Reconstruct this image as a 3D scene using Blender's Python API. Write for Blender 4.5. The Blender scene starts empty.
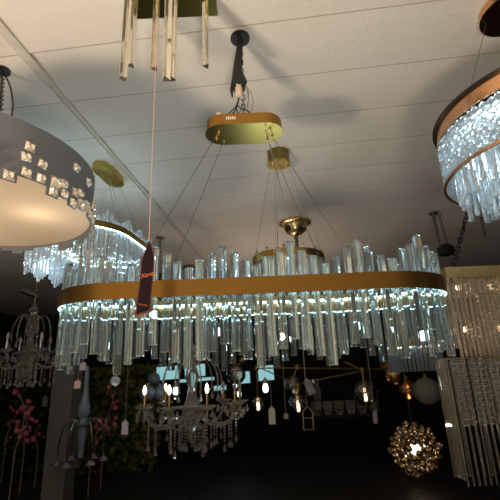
import bpy, bmesh, math, random
from mathutils import Vector, Matrix
PI = math.pi
scene = bpy.context.scene
C = scene.collection

# ---------------------------------------------------------------- camera
F_PX = 400.0; PITCH = math.radians(17.0); ROLL = 0.04; CAMZ = 1.5; CEIL = 3.0
cam_pos = Vector((0, 0, CAMZ))
F0 = Vector((0, math.cos(PITCH), math.sin(PITCH)))
R0 = Vector((1, 0, 0)); U0 = Vector((0, -math.sin(PITCH), math.cos(PITCH)))
RC = R0 * math.cos(ROLL) - U0 * math.sin(ROLL)
UC = U0 * math.cos(ROLL) + R0 * math.sin(ROLL)
cam = bpy.data.cameras.new('camera'); camo = bpy.data.objects.new('camera', cam); C.objects.link(camo)
m = Matrix.Identity(4)
for i in range(3):
    m[i][0] = RC[i]; m[i][1] = UC[i]; m[i][2] = -F0[i]; m[i][3] = cam_pos[i]
camo.matrix_world = m
cam.sensor_width = 36; cam.lens = 36 * F_PX / 500; cam.clip_start = 0.02
scene.camera = camo

def ray(px, py):
    return F0 + RC * ((px - 250) / F_PX) + UC * ((250 - py) / F_PX)
def at_y(px, py, y):
    d = ray(px, py); return cam_pos + d * (y / d.y)
def at_z(px, py, z):
    d = ray(px, py); return cam_pos + d * ((z - CAMZ) / d.z)

# ---------------------------------------------------------------- materials
def nt(name):
    mt = bpy.data.materials.new(name); mt.use_nodes = True
    t = mt.node_tree; return mt, t, t.nodes['Principled BSDF']
def metal(name, col, rough=0.25, noise=0.05, scale=(400, 400, 6), dark=0.8):
    mt, t, b = nt(name)
    b.inputs['Metallic'].default_value = 1; b.inputs['Roughness'].default_value = rough
    tc = t.nodes.new('ShaderNodeTexCoord'); mp = t.nodes.new('ShaderNodeMapping')
    mp.inputs['Scale'].default_value = scale
    n = t.nodes.new('ShaderNodeTexNoise'); n.inputs['Scale'].default_value = 1.0
    t.links.new(tc.outputs['Object'], mp.inputs['Vector']); t.links.new(mp.outputs['Vector'], n.inputs['Vector'])
    r = t.nodes.new('ShaderNodeMapRange'); r.inputs['To Min'].default_value = rough - noise; r.inputs['To Max'].default_value = rough + noise
    t.links.new(n.outputs['Fac'], r.inputs['Value']); t.links.new(r.outputs['Result'], b.inputs['Roughness'])
    mx = t.nodes.new('ShaderNodeMix'); mx.data_type = 'RGBA'
    mx.inputs['A'].default_value = (*[c * dark for c in col], 1); mx.inputs['B'].default_value = (*col, 1)
    t.links.new(n.outputs['Fac'], mx.inputs['Factor']); t.links.new(mx.outputs['Result'], b.inputs['Base Color'])
    return mt
def plain(name, col, rough=0.6, spec=0.3, nscale=20, var=0.15, bump=0.0):
    mt, t, b = nt(name)
    b.inputs['Roughness'].default_value = rough; b.inputs['Specular IOR Level'].default_value = spec
    tc = t.nodes.new('ShaderNodeTexCoord')
    n = t.nodes.new('ShaderNodeTexNoise'); n.inputs['Scale'].default_value = nscale; n.inputs['Detail'].default_value = 4
    t.links.new(tc.outputs['Object'], n.inputs['Vector'])
    mx = t.nodes.new('ShaderNodeMix'); mx.data_type = 'RGBA'
    mx.inputs['A'].default_value = (*[c * (1 - var) for c in col], 1); mx.inputs['B'].default_value = (*[min(1, c * (1 + var)) for c in col], 1)
    t.links.new(n.outputs['Fac'], mx.inputs['Factor']); t.links.new(mx.outputs['Result'], b.inputs['Base Color'])
    if bump:
        bp = t.nodes.new('ShaderNodeBump'); bp.inputs['Strength'].default_value = bump; bp.inputs['Distance'].default_value = 0.002
        t.links.new(n.outputs['Fac'], bp.inputs['Height']); t.links.new(bp.outputs['Normal'], b.inputs['Normal'])
    return mt
def crystal(name, col=(0.95, 0.98, 1.0), rough=0.0, milky=0.08, ior=1.52, mcol=None):
    mt = bpy.data.materials.new(name); mt.use_nodes = True; t = mt.node_tree
    t.nodes.clear()
    out = t.nodes.new('ShaderNodeOutputMaterial'); g = t.nodes.new('ShaderNodeBsdfGlass')
    g.inputs['Color'].default_value = (*col, 1); g.inputs['Roughness'].default_value = rough; g.inputs['IOR'].default_value = ior
    mc = mcol or col
    tr = t.nodes.new('ShaderNodeBsdfTranslucent'); tr.inputs['Color'].default_value = (*mc, 1)
    df = t.nodes.new('ShaderNodeBsdfDiffuse'); df.inputs['Color'].default_value = (*mc, 1)
    a = t.nodes.new('ShaderNodeMixShader'); a.inputs['Fac'].default_value = 0.5
    t.links.new(tr.outputs[0], a.inputs[1]); t.links.new(df.outputs[0], a.inputs[2])
    mx = t.nodes.new('ShaderNodeMixShader'); mx.inputs['Fac'].default_value = milky
    t.links.new(g.outputs[0], mx.inputs[1]); t.links.new(a.outputs[0], mx.inputs[2])
    t.links.new(mx.outputs[0], out.inputs['Surface'])
    return mt
def emis(name, col, s):
    mt, t, b = nt(name)
    b.inputs['Base Color'].default_value = (*[c * 0.8 for c in col], 1)
    b.inputs['Emission Color'].default_value = (*col, 1); b.inputs['Emission Strength'].default_value = s
    return mt

gold_band = metal('brushed_gold', (0.38, 0.21, 0.05), 0.30, 0.06)
gold_plate = metal('antique_gold', (0.27, 0.22, 0.055), 0.30, 0.05, (6, 300, 300))
gold_warm = metal('warm_gold', (0.62, 0.44, 0.12), 0.38, 0.05)
gold_soft = metal('satin_gold', (0.40, 0.31, 0.09), 0.5, 0.05)
gold_shiny = metal('polished_gold', (0.90, 0.62, 0.28), 0.28, 0.05)
copper = metal('rose_gold', (0.85, 0.47, 0.26), 0.20, 0.05)
brass_dark = metal('aged_brass', (0.40, 0.30, 0.12), 0.3, 0.08)
steel = metal('steel', (0.35, 0.34, 0.33), 0.35, 0.08)
blackmetal = plain('black_metal', (0.015, 0.014, 0.013), 0.45)
chrome_dim = metal('dull_chrome', (0.5, 0.5, 0.48), 0.25, 0.05)
wire_black = plain('black_cable', (0.02, 0.02, 0.02), 0.5)
wire_dark = plain('dark_steel_cable', (0.07, 0.065, 0.06), 0.4)
wire_grey = plain('grey_cable', (0.14, 0.145, 0.14), 0.4)
wire_clear = plain('pale_cable', (0.42, 0.43, 0.42), 0.35)
connector = plain('beige_connector', (0.62, 0.50, 0.40), 0.6)
crystal_m = crystal('clear_crystal', (0.93, 0.985, 1.0), 0.0, 0.04, mcol=(.86, .96, 1.0))
crystal_b = crystal('lit_crystal', (0.93, 0.98, 1.0), 0.02, 0.22, mcol=(0.86, 0.93, 1.0))
crystal_w = crystal('amber_tinted_crystal', (1.0, 0.97, 0.92), 0.02, 0.10, mcol=(0.95, 0.86, 0.75))
crystal_d = crystal('old_crystal', (0.96, 0.96, 0.93), 0.02, 0.10)
glow_end_m = crystal('frosted_glow_end', (0.9, 0.98, 1.0), 0.15, 0.45, mcol=(.78, .95, 1.0))  # frosted ends; pale cyan stands in for LED light piped down the rods
led_cool = emis('cool_led', (0.58, 0.90, 1.0), 8.0)
led_strong = emis('strong_cool_led', (.66, .92, 1.0), 20.0)
fill_up = emis('upward_fill', (.72, .92, 1.0), 20.0)
led_bright = emis('bright_cool_led', (0.76, 0.91, 1.0), 6.5)

# ---------------------------------------------------------------- mesh helpers
class MB:
    def __init__(s): s.bm = bmesh.new()
    def vface(s, vs, fs, M=None):
        bv = [s.bm.verts.new(M @ Vector(v) if M else Vector(v)) for v in vs]
        for f in fs:
            try: s.bm.faces.new([bv[i] for i in f])
            except ValueError: pass
        return s
    def box(s, c, d, M=None):
        x, y, z = c; a, b, h = d[0] / 2, d[1] / 2, d[2] / 2
        vs = [(x + i * a, y + j * b, z + k * h) for i in (-1, 1) for j in (-1, 1) for k in (-1, 1)]
        return s.vface(vs, [(0, 1, 3, 2), (4, 6, 7, 5), (0, 4, 5, 1), (2, 3, 7, 6), (0, 2, 6, 4), (1, 5, 7, 3)], M)
    def lathe(s, prof, n=24, M=None, cap=True):
        """prof: [(r, z)...] around z"""
        vs = []
        for r, z in prof:
            for k in range(n):
                a = 2 * PI * k / n; vs.append((r * math.cos(a), r * math.sin(a), z))
        fs = []
        for i in range(len(prof) - 1):
            for k in range(n):
                k2 = (k + 1) % n; fs.append((i * n + k, i * n + k2, (i + 1) * n + k2, (i + 1) * n + k))
        if cap:
            fs.append(tuple(range(n))[::-1]); fs.append(tuple((len(prof) - 1) * n + k for k in range(n)))
        return s.vface(vs, fs, M)
    def sphere(s, c, r, nu=16, nv=10, M=None):
        T = Matrix.Translation(Vector(c)); T = M @ T if M else T
        rr = r if hasattr(r, '__len__') else (r, r, r)
        prof = [(max(1e-5, math.sin(PI * i / nv)), -math.cos(PI * i / nv)) for i in range(nv + 1)]
        return s.lathe(prof, nu, T @ Matrix.Diagonal((*rr, 1)), cap=False)
    def tube(s, pts, r, n=6, closed=False):
        pts = [Vector(p) for p in pts]; N = len(pts)
        rs = r if hasattr(r, '__len__') else [r] * N
        t0 = (pts[1] - pts[0]).normalized()
        ref = Vector((0, 0, 1)) if abs(t0.z) < 0.9 else Vector((1, 0, 0))
        u = t0.cross(ref).normalized(); vs = []
        for i in range(N):
            if closed: t = (pts[(i + 1) % N] - pts[i - 1]).normalized()
            elif i == 0: t = t0
            elif i == N - 1: t = (pts[-1] - pts[-2]).normalized()
            else: t = (pts[i + 1] - pts[i - 1]).normalized()
            u = (u - t * u.dot(t)).normalized(); w = t.cross(u)
            for k in range(n):
                a = 2 * PI * k / n; vs.append(pts[i] + (u * math.cos(a) + w * math.sin(a)) * rs[i])
        fs = []
        for i in range(N if closed else N - 1):
            j = (i + 1) % N
            for k in range(n):
                k2 = (k + 1) % n; fs.append((i * n + k, i * n + k2, j * n + k2, j * n + k))
        if not closed:
            fs.append(tuple(range(n))[::-1]); fs.append(tuple((N - 1) * n + k for k in range(n)))
        return s.vface(vs, fs)
    def extr(s, poly, z0, z1, M=None, chamfer=0.0, inset=0.0):
        """closed polygon extruded in z with chamfered ends"""
        n = len(poly); cx = sum(p[0] for p in poly) / n; cy = sum(p[1] for p in poly) / n
        def ring(k, z): return [(cx + (p[0] - cx) * k, cy + (p[1] - cy) * k, z) for p in poly]
        rings = [ring(1, z0), ring(1, z1)]
        if chamfer: rings = [ring(1 - inset, z0), ring(1, z0 + chamfer), ring(1, z1 - chamfer), ring(1 - inset, z1)]
        vs = [v for r in rings for v in r]; fs = []
        for i in range(len(rings) - 1):
            for k in range(n):
                k2 = (k + 1) % n; fs.append((i * n + k, i * n + k2, (i + 1) * n + k2, (i + 1) * n + k))
        fs.append(tuple(range(n))[::-1]); fs.append(tuple((len(rings) - 1) * n + k for k in range(n)))
        return s.vface(vs, fs, M)
    def mesh(s, name, mat, smooth=False):
        bmesh.ops.recalc_face_normals(s.bm, faces=s.bm.faces)
        me = bpy.data.meshes.new(name); s.bm.to_mesh(me); s.bm.free()
        me.materials.append(mat)
        if smooth:
            me.polygons.foreach_set('use_smooth', [True] * len(me.polygons))
            try: me.set_sharp_from_angle(angle=math.radians(40))
            except Exception: pass
        return me
    def build(s, name, mat, parent=None, smooth=False, loc=None):
        return link(name, s.mesh(name, mat, smooth), parent, loc)
def link(name, me, parent=None, loc=None, rot=None):
    o = bpy.data.objects.new(name, me); C.objects.link(o)
    if parent: o.parent = parent
    if loc is not None: o.location = loc
    if rot is not None: o.rotation_euler = rot
    return o
def tag(o, label=None, cat=None, group=None, kind=None):
    if label: o['label'] = label
    if cat: o['category'] = cat
    if group: o['group'] = group
    if kind: o['kind'] = kind
    return o
def thing(name, label, cat, loc=(0, 0, 0), rz=0, group=None):
    o = bpy.data.objects.new(name, None); C.objects.link(o); o.empty_display_size = 0.05
    o.location = loc; o.rotation_euler = (0, 0, rz); return tag(o, label, cat, group)

def race(hl, R, n_end=24, n_str=6):
    """racetrack outline in xy, long axis x"""
    pts = []
    for i in range(n_str): pts.append((-hl + 2 * hl * i / n_str, -R))
    for i in range(n_end): a = -PI / 2 + PI * i / n_end; pts.append((hl + R * math.cos(a), R * math.sin(a)))
    for i in range(n_str): pts.append((hl - 2 * hl * i / n_str, R))
    for i in range(n_end): a = PI / 2 + PI * i / n_end; pts.append((-hl + R * math.cos(a), R * math.sin(a)))
    return pts
def race_at(hl, R, s):
    """point + outward angle at arc length s (0 = left start of the front straight)"""
    P = 4 * hl + 2 * PI * R; s %= P
    if s < 2 * hl: return (-hl + s, -R), -PI / 2
    s -= 2 * hl
    if s < PI * R: a = -PI / 2 + s / R; return (hl + R * math.cos(a), R * math.sin(a)), a
    s -= PI * R
    if s < 2 * hl: return (hl - s, R), PI / 2
    s -= 2 * hl; a = PI / 2 + s / R
    return (-hl + R * math.cos(a), R * math.sin(a)), a
def wall_ring(mb, hl, R, t, z0, z1, n_end=24):
    o = race(hl, R, n_end); i = race(hl, R - t, n_end); n = len(o); vs = []
    for ring, z in ((o, z0), (o, z1), (i, z1), (i, z0)): vs += [(p[0], p[1], z) for p in ring]
    fs = []
    for k in range(n):
        k2 = (k + 1) % n
        for a in range(4):
            b = (a + 1) % 4; fs.append((a * n + k, a * n + k2, b * n + k2, b * n + k))
    mb.vface(vs, fs); return mb
def chain_mb(a, b, link_len=0.028, wire=0.0022, w=0.008):
    mb = MB(); a = Vector(a); b = Vector(b); d = b - a; n = max(1, int(d.length / (link_len * 0.78)))
    q = d.to_track_quat('Z', 'X').to_matrix().to_4x4()
    for i in range(n):
        c = a + d * ((i + 0.5) / n); hl = link_len / 2 - w
        pts = []
        for k in range(12):
            t = 2 * PI * k / 12; pts.append(Vector((w * math.cos(t), 0, w * math.sin(t) + (hl if math.sin(t) > 0 else -hl))))
        M = Matrix.Translation(c) @ q @ Matrix.Rotation(PI / 2 * (i % 2), 4, 'Z')
        mb.tube([M @ p for p in pts], wire, 5, closed=True)
    return mb
def rod_mesh(L, w, seed, kind='tri'):
    rnd = random.Random(seed)
    if kind == 'fluted':
        d = w * .62; poly = [(-w / 2, -d * .30), (-w * .38, -d / 2), (w * .38, -d / 2), (w / 2, -d * .30), (w / 2, d * .15), (w * .30, d * .5), (w * .16, d * .30), (0, d * .62), (-w * .16, d * .30), (-w * .30, d * .5), (-w / 2, d * .15)]
    elif kind == 'tri':
        d = w * 0.80; c = w * 0.12
        poly = [(-w / 2 + c, 0), (w / 2 - c, 0), (w / 2 - c * 0.3, c), (c * 0.7, d), (-c * 0.7, d), (-w / 2 + c * 0.3, c)]
        poly = [(x, y - d / 3) for x, y in poly]
    else:
        d = w * 0.62; c = w * 0.22
        poly = [(-w / 2 + c, -d / 2), (w / 2 - c, -d / 2), (w / 2, -d / 2 + c * .6), (w / 2, d / 2 - c * .6), (w / 2 - c, d / 2), (-w / 2 + c, d / 2), (-w / 2, d / 2 - c * .6), (-w / 2, -d / 2 + c * .6)]
    mb = MB(); mb.extr(poly, -L / 2, L / 2, chamfer=0.0025, inset=0.10)
    return mb
def glow_ends(me):
    me.materials.append(glow_end_m)
    for p in me.polygons:
        if abs(p.normal.z) > .9: p.material_index = 1
    return me

# ---------------------------------------------------------------- the room
# direction of the ceiling rail, from the photograph
pa = at_z(33, 62, CEIL); pb = at_z(200, 255, CEIL)
rdir = (pb - pa); rdir.z = 0; rdir.normalize()
ra = math.atan2(rdir.y, rdir.x)           # direction the rail runs; planks run across it
def ceiling_mat():
    mt, t, b = nt('ceiling_tile')
    b.inputs['Roughness'].default_value = 0.75; b.inputs['Specular IOR Level'].default_value = 0.2
    tc = t.nodes.new('ShaderNodeTexCoord')
    n = t.nodes.new('ShaderNodeTexNoise'); n.inputs['Scale'].default_value = 55; n.inputs['Detail'].default_value = 5
    n2 = t.nodes.new('ShaderNodeTexNoise'); n2.inputs['Scale'].default_value = 1.6
    t.links.new(tc.outputs['Object'], n.inputs['Vector']); t.links.new(tc.outputs['Object'], n2.inputs['Vector'])
    mx = t.nodes.new('ShaderNodeMix'); mx.data_type = 'RGBA'
    mx.inputs['A'].default_value = (0.54, 0.50, 0.44, 1); mx.inputs['B'].default_value = (0.64, 0.60, 0.53, 1)
    ad = t.nodes.new('ShaderNodeMath'); ad.operation = 'MULTIPLY_ADD'; ad.inputs[1].default_value = 0.8; 
    sb = t.nodes.new('ShaderNodeMath'); sb.operation = 'MULTIPLY'; sb.inputs[1].default_value = 0.35
    t.links.new(n2.outputs['Fac'], sb.inputs[0]); t.links.new(n.outputs['Fac'], ad.inputs[0]); t.links.new(sb.outputs[0], ad.inputs[2])
    t.links.new(ad.outputs[0], mx.inputs['Factor']); t.links.new(mx.outputs['Result'], b.inputs['Base Color'])
    bp = t.nodes.new('ShaderNodeBump'); bp.inputs['Strength'].default_value = 0.55; bp.inputs['Distance'].default_value = 0.004
    t.links.new(n.outputs['Fac'], bp.inputs['Height']); t.links.new(bp.outputs['Normal'], b.inputs['Normal'])
    return mt
seam_m = plain('ceiling_seam', (0.40, 0.30, 0.21), 0.8)
ceil_m = ceiling_mat()
X0, X1, Y0, Y1 = -5.6, 5.2, -3.0, 9.5
# planks: strips running across the rail, slightly sagging, with a step at every joint
PW = 0.36
off0 = at_z(250, 80, CEIL); o_s = off0.x * rdir.x + off0.y * rdir.y
mb = MB(); sm = MB()
k0 = -26; k1 = 40
perp = Vector((-rdir.y, rdir.x, 0))
for k in range(k0, k1):
    s0 = o_s + k * PW
    prof = [(0.0, 0.004), (0.006, 0.003), (PW * .25, -0.004), (PW * .5, -0.008), (PW * .75, -0.0105), (PW - 0.002, -0.0115), (PW, 0.004)]
    vs = []
    for (ds, dz) in prof:
        for e in (-14, 14):
            p = rdir * (s0 + ds) + perp * e; vs.append((p.x, p.y, CEIL + 0.006 + dz))
    mb.vface(vs, [(2 * i, 2 * i + 1, 2 * i + 3, 2 * i + 2) for i in range(len(prof) - 1)])
    for e in (-14, ):
        p = rdir * (s0 - 0.003); q = rdir * (s0 + 0.0045)
        a = p + perp * e; b_ = p - perp * e; c_ = q - perp * e; d_ = q + perp * e
        sm.vface([(v.x, v.y, CEIL + z_) for z_ in (-0.0052, 0.004) for v in (a, b_, c_, d_)], [(0, 1, 2, 3), (7, 6, 5, 4), (0, 4, 5, 1), (2, 6, 7, 3)])
def clip_room(mbx):
    for co, no in (((X0, 0, 0), (-1, 0, 0)), ((X1, 0, 0), (1, 0, 0)), ((0, Y0, 0), (0, -1, 0)), ((0, Y1, 0), (0, 1, 0))):
        g = mbx.bm.verts[:] + mbx.bm.edges[:] + mbx.bm.faces[:]
        bmesh.ops.bisect_plane(mbx.bm, geom=g, plane_co=co, plane_no=no, clear_outer=True)
clip_room(mb); clip_room(sm)
tag(mb.build('ceiling', ceil_m, smooth=False), kind='structure')
tag(sm.build('trim_1', seam_m), kind='structure')
# slab above
tag(MB().box(((X0 + X1) / 2, (Y0 + Y1) / 2, CEIL + 0.06), (X1 - X0, Y1 - Y0, 0.08)).build('trim_2', ceil_m), kind='structure')
# the rail: two raised fillets on a flat strip
rail_m = plain('painted_rail', (0.50, 0.46, 0.39), 0.6)
mb = MB()
mid = pb; RL = Matrix.Translation((mid.x, mid.y, CEIL)) @ Matrix.Rotation(ra, 4, 'Z')
mb.box((-1.2, 0.0, -0.004), (5.6, 0.026, 0.008), RL); mb.box((-1.2, 0.015, -0.007), (5.6, 0.004, 0.016), RL); mb.box((-1.2, -0.015, -0.006), (5.6, 0.003, 0.012), RL)
jr = at_z(52, 82, CEIL); s_j = (jr - mid).dot(rdir)
mb.box((s_j - 0.6, 0.0, -0.012), (1.2, 0.05, 0.012), RL)
clip_room(mb)
tag(mb.build('trim_3', rail_m), kind='structure')

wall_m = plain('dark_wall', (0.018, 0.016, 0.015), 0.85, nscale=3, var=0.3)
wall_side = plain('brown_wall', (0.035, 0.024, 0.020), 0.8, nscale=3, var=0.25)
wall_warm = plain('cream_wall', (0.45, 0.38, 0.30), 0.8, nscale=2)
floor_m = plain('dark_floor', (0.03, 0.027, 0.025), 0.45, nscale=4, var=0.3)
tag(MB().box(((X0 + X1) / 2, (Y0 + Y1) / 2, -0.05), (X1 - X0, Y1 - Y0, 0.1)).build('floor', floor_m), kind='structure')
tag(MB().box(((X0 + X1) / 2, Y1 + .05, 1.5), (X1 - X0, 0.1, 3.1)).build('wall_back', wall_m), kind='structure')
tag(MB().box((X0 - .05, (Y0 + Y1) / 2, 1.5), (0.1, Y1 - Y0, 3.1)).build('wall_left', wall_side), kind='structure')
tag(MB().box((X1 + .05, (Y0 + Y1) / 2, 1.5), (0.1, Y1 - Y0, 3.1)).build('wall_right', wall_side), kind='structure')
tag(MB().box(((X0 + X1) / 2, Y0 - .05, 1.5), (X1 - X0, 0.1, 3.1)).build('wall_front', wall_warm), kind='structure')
# grey column
pc = at_y(66, 400, 5.6)
col_m = plain('column_paint', (0.16, 0.155, 0.14), 0.7)
tag(MB().box((pc.x, pc.y, 1.5), (0.27, 0.30, 2.99)).build('wall_column', col_m), kind='structure')

# ---------------------------------------------------------------- main oval chandelier
D0 = 1.45; HB = CAMZ + 0.255; HL = 0.435; RR = 0.25
cx0 = 0.001
main = thing('oval_chandelier', 'large oval chandelier of clear crystal bars behind a brushed gold band', 'chandelier', (cx0, D0, HB), 0)
BH = 0.0265
band = wall_ring(MB(), HL, RR, 0.003, -BH, BH, 40).build('gold_band', gold_band, main, smooth=True)
mbl = MB(); wall_ring(mbl, HL, RR - 0.0035, 0.0035, -BH + 0.0015, -BH + 0.003, 40)
mbl.build('led_strip', led_cool, main)
mbl = MB(); wall_ring(mbl, HL, RR - 0.0045, 0.003, BH - 0.004, BH - 0.0015, 40)
mbl.build('led_strip', led_cool, main)
# added ledge and strip inside the band, throwing light up onto the ceiling
ledge = wall_ring(MB(), HL, RR - 0.036, 0.013, BH - 0.007, BH - 0.005, 40).build('fill_ledge', brass_dark, main)
wall_ring(MB(), HL, RR - 0.037, 0.011, BH - 0.0045, BH - 0.003, 40).build('led_strip', fill_up, ledge)  # added strip, lights the rod tops and the ceiling
# cross bars carrying the ring
mb = MB()
for x in (-HL, 0.0, HL): mb.box((x, 0, 0.0), (0.012, 2 * RR - 0.07, 0.012))
mb.box((0, 0, 0.0), (2 * HL, 0.012, 0.010))
mb.build('frame', gold_plate, main)
NR = 90; ROD_L = 0.305
P = 4 * HL + 2 * PI * RR
r1 = random.Random(5)
roff = 0.0185
kinds = ['tri', 'bar', 'tri']
rod_meshes = [glow_ends(rod_mesh(ROD_L, 0.0285, 0, 'tri').mesh('crystal_rod', crystal_m)), glow_ends(rod_mesh(ROD_L, 0.0275, 1, 'fluted').mesh('crystal_rod', crystal_m))]
P2 = 4 * HL + 2 * PI * (RR - roff)
# zigzag: phase 3 = highest, as in the photograph (highest at px 291, lowest at px 254)
x_hi = (291 - 250) / 400 * 1.22 - cx0
s_hi = x_hi + HL
for i in range(NR):
    s = s_hi + (i) * P2 / NR
    (x, y), a = race_at(HL, RR - roff, s)
    ph = i % 6; tri = (3 - abs(3 - ph)) / 3.0     # 0 at highest
    top = BH + 0.112 - tri * 0.075 + r1.uniform(-0.006, 0.006)
    end = 1.0 if abs(x) > HL else 0.0
    top += end * 0.01
    flip = PI if r1.random() < 0.2 else 0
    o = link('crystal_rod', rod_meshes[0] if r1.random() < 0.45 else rod_meshes[1], main, (x, y, top - ROD_L / 2))
    o.rotation_euler = (math.radians(r1.uniform(-1.2, 1.2)), math.radians(r1.uniform(-0.8, 0.8)), a + PI / 2 + flip + r1.uniform(-.08, .08))
# canopy
cd = 1.50
CZ = CAMZ + 0.0
cpos = at_y(244, 128, cd)
can = None
def canopy(name, label, loc, rz, hl, R, h, mat, screws, group=None):
    t = thing(name, label, 'ceiling canopy', loc, rz, group)
    mbx = MB(); wall_ring(mbx, hl, R, 0.002, 0.0, h, 24); mbx.build('side_wall', mat, t, smooth=True)
    pl = MB(); pl.extr(race(hl, R + 0.004, 24), -0.003, 0.0); pl.build('base_plate', gold_plate, t)
    for (x, y) in screws:
        mb2 = MB(); mb2.lathe([(0.006, -0.003), (0.006, -0.007), (0.003, -0.009), (0.003, -0.016)], 12, Matrix.Translation((x, y, 0)))
        mb2.build('cable_gripper', gold_shiny, t, smooth=True)
    return t
canz = cpos.z - 0.028
can_scr = [(-.125, -.025), (-.14, .02), (-.105, .045), (.125, -.04), (.14, .01), (.118, .035)]
# the canopy, its cables and the chandelier hang together: parts of the chandelier
cp_local = Vector((cpos.x - cx0, cpos.y - D0, canz - HB))
def sub(name, mbx, mat, parent, smooth=False): return mbx.build(name, mat, parent, smooth)
T = Matrix.Translation(cp_local)
mb = MB(); wall_ring(mb, 0.088, 0.074, 0.002, 0.0, 0.050, 24); mb.bm.transform(T)
cside = mb.build('canopy', gold_band, main, smooth=True)
mb = MB(); mb.extr(race(0.088, 0.079, 24), -0.003, 0.0, T); mb.build('base_plate', gold_plate, cside)
for (x, y) in can_scr:
    mb = MB(); mb.lathe([(0.006, -0.003), (0.006, -0.007), (0.003, -0.009), (0.003, -0.018)], 12, T @ Matrix.Translation((x * .86, y, 0)))
    mb.build('cable_gripper', gold_shiny, cside, smooth=True)
# row of vent slots on the side of the canopy
slot_m = plain('pale_slot', (0.75, 0.72, 0.65), 0.5)
for k in range(5):
    mb = MB(); mb.box((-0.070 + k * 0.0085, -0.0748, 0.028), (0.0045, 0.0015, 0.013), T); mb.build('vent_slot', slot_m, cside)
# cables
def L(v): return Vector(v) - Vector((cx0, D0, HB))
cable_pts = [((208, 146), (148, 243), -1, wire_black), ((220, 148), (182, 246), 1, wire_black),
             ((262, 143), (337, 262), -1, wire_grey), ((271, 144), (316, 225), 1, wire_black), ((276, 143), (347, 258), -1, wire_black)]
atts = [(-0.105 * .86 - .02, -.03, -0.40, -0.215), (-.09, .03, -0.40, 0.2), (.09, -.04, 0.20, -0.05), (.10, .03, 0.36, 0.21), (.115, -.0, 0.36, -0.215)]
for (sx, sy, ex, ey), (_, _, _, mt_) in zip(atts, cable_pts):
    a = cp_local + Vector((sx, sy, -0.01)); b = Vector((ex, ey, 0.005))
    mb = MB(); mb.tube([a, b], 0.0018 if mt_ is wire_grey else 0.0012, 5)
    mb.build('power_cord' if mt_ is wire_grey else 'suspension_cable', wire_grey if mt_ is wire_grey else wire_dark, main)
# wiring above the canopy
ct = cp_local + Vector((0, 0, 0.046))
hook_w = at_y(243, 62, cd); hook = L(hook_w)
topz = CEIL - HB
hz = CEIL - HB
mb = MB(); mb.lathe([(0.045, hz - .012), (0.045, hz), ], 20, Matrix.Translation((ct.x - .002, ct.y, 0)))
mb.build('ceiling_hook_plate', blackmetal, main, smooth=True)
mb = chain_mb((ct.x, ct.y, hz - .012), (ct.x, ct.y, ct.z + 0.03), 0.03, 0.0022, 0.007); mb.build('chain', blackmetal, main)
rw = random.Random(11)
def bez(a, b, c, d, n=16):
    out = []
    for i in range(n + 1):
        t = i / n; out.append(a * (1 - t) ** 3 + b * 3 * t * (1 - t) ** 2 + c * 3 * t * t * (1 - t) + d * t ** 3)
    return out
cb = Vector((ct.x - 0.016, ct.y - .02, ct.z + 0.125))
ends = [(-.105, -.03), (-.14, -.02), (-.085, -.03), (-.03, -.03), (.03, -.03)]
for i, (ex, ey) in enumerate(ends):
    e = ct + Vector((ex, ey, 0.0))
    mb = MB(); mb.tube(bez(cb, cb + Vector((-.012 - .006 * i, 0, -.09)), e + Vector((.055 if i < 3 else .02, 0, .030 + .012 * i)), e), 0.0024, 6)
    mb.build('wire', wire_black, main, smooth=True)
mb = MB(); mb.lathe([(0.015, -.032), (0.017, -.028), (0.017, .042), (.015, .045)], 12, Matrix.Translation(cb + Vector((0, 0, .03))))
mb.build('wire_connector', connector, main, smooth=True)
mb = MB(); mb.box((0, 0, 0), (0.036, 0.02, 0.022), Matrix.Translation(ct + Vector((-.098, -.045, .012))) @ Matrix.Rotation(.3, 4, 'Y'))
mb.build('wire_connector', connector, main)
# black tape bundle round the connector and up
mb = MB(); mb.tube([cb + Vector((0, .01, .045)), cb + Vector((.003, .012, .09)), cb + Vector((-.004, .012, .15)), Vector((ct.x, ct.y, hz - .01))], [.026, .036, .022, .012], 8)
mb.build('cable_sleeve', wire_black, main, smooth=True)
mb = MB(); mb.tube([cb + Vector((-.024, .0, .085)), cb + Vector((-.032, 0, .04)), cb + Vector((-.030, 0, .0))], [.009, .008, .003], 6); mb.build('tape_tail', wire_black, main, smooth=True)
for i in range(4):
    a = cb + Vector((.02, .0, .08 - .01 * i)); e = ct + Vector((rw.uniform(-.02, .06), rw.uniform(-.03, -.0), rw.uniform(.0, .06)))
    mb = MB(); mb.tube(bez(a, a + Vector((rw.uniform(.0, .06), 0, -.03)), e + Vector((rw.uniform(-.03, .05), 0, .06)), e), 0.0012, 5)
    mb.build('wire', steel, main, smooth=True)
for sx in (-.05, .055):
    mb = MB(); mb.tube([ct + Vector((sx, 0, 0)), Vector((ct.x, ct.y, ct.z + .10))], 0.0013, 5); mb.build('suspension_cable', steel, main)

# ---------------------------------------------------------------- second oval chandelier, behind on the left
ca = at_z(97, 163, CEIL - .05); cb2 = at_z(119, 184, CEIL - .05)
cc = (ca + cb2) / 2; yaw2 = math.atan2(cb2.y - ca.y, cb2.x - ca.x)
H2 = CAMZ + 0.90
c2loc = Vector((cc.x - .055, cc.y + .05, H2))
ch2 = thing('oval_chandelier', 'smaller oval crystal chandelier half hidden behind the drum shade on the left', 'chandelier', c2loc, yaw2)
hl2, R2 = 0.20, 0.33
wall_ring(MB(), hl2, R2, 0.003, -.02, .02, 24).build('gold_band', gold_plate, ch2, smooth=True)
wall_ring(MB(), hl2, R2 - .004, .006, -.022, -.017, 24).build('led_strip', led_strong, ch2)
wall_ring(MB(), hl2, R2 - .034, .008, .012, .016, 24).build('led_strip', led_strong, ch2)
mb = MB()
for x in (-hl2, 0, hl2): mb.box((x, 0, 0), (.01, 2 * R2 - .03, .01))
mb.box((0, 0, 0), (2 * hl2, .01, .01)); mb.build('frame', gold_plate, ch2)
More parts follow.
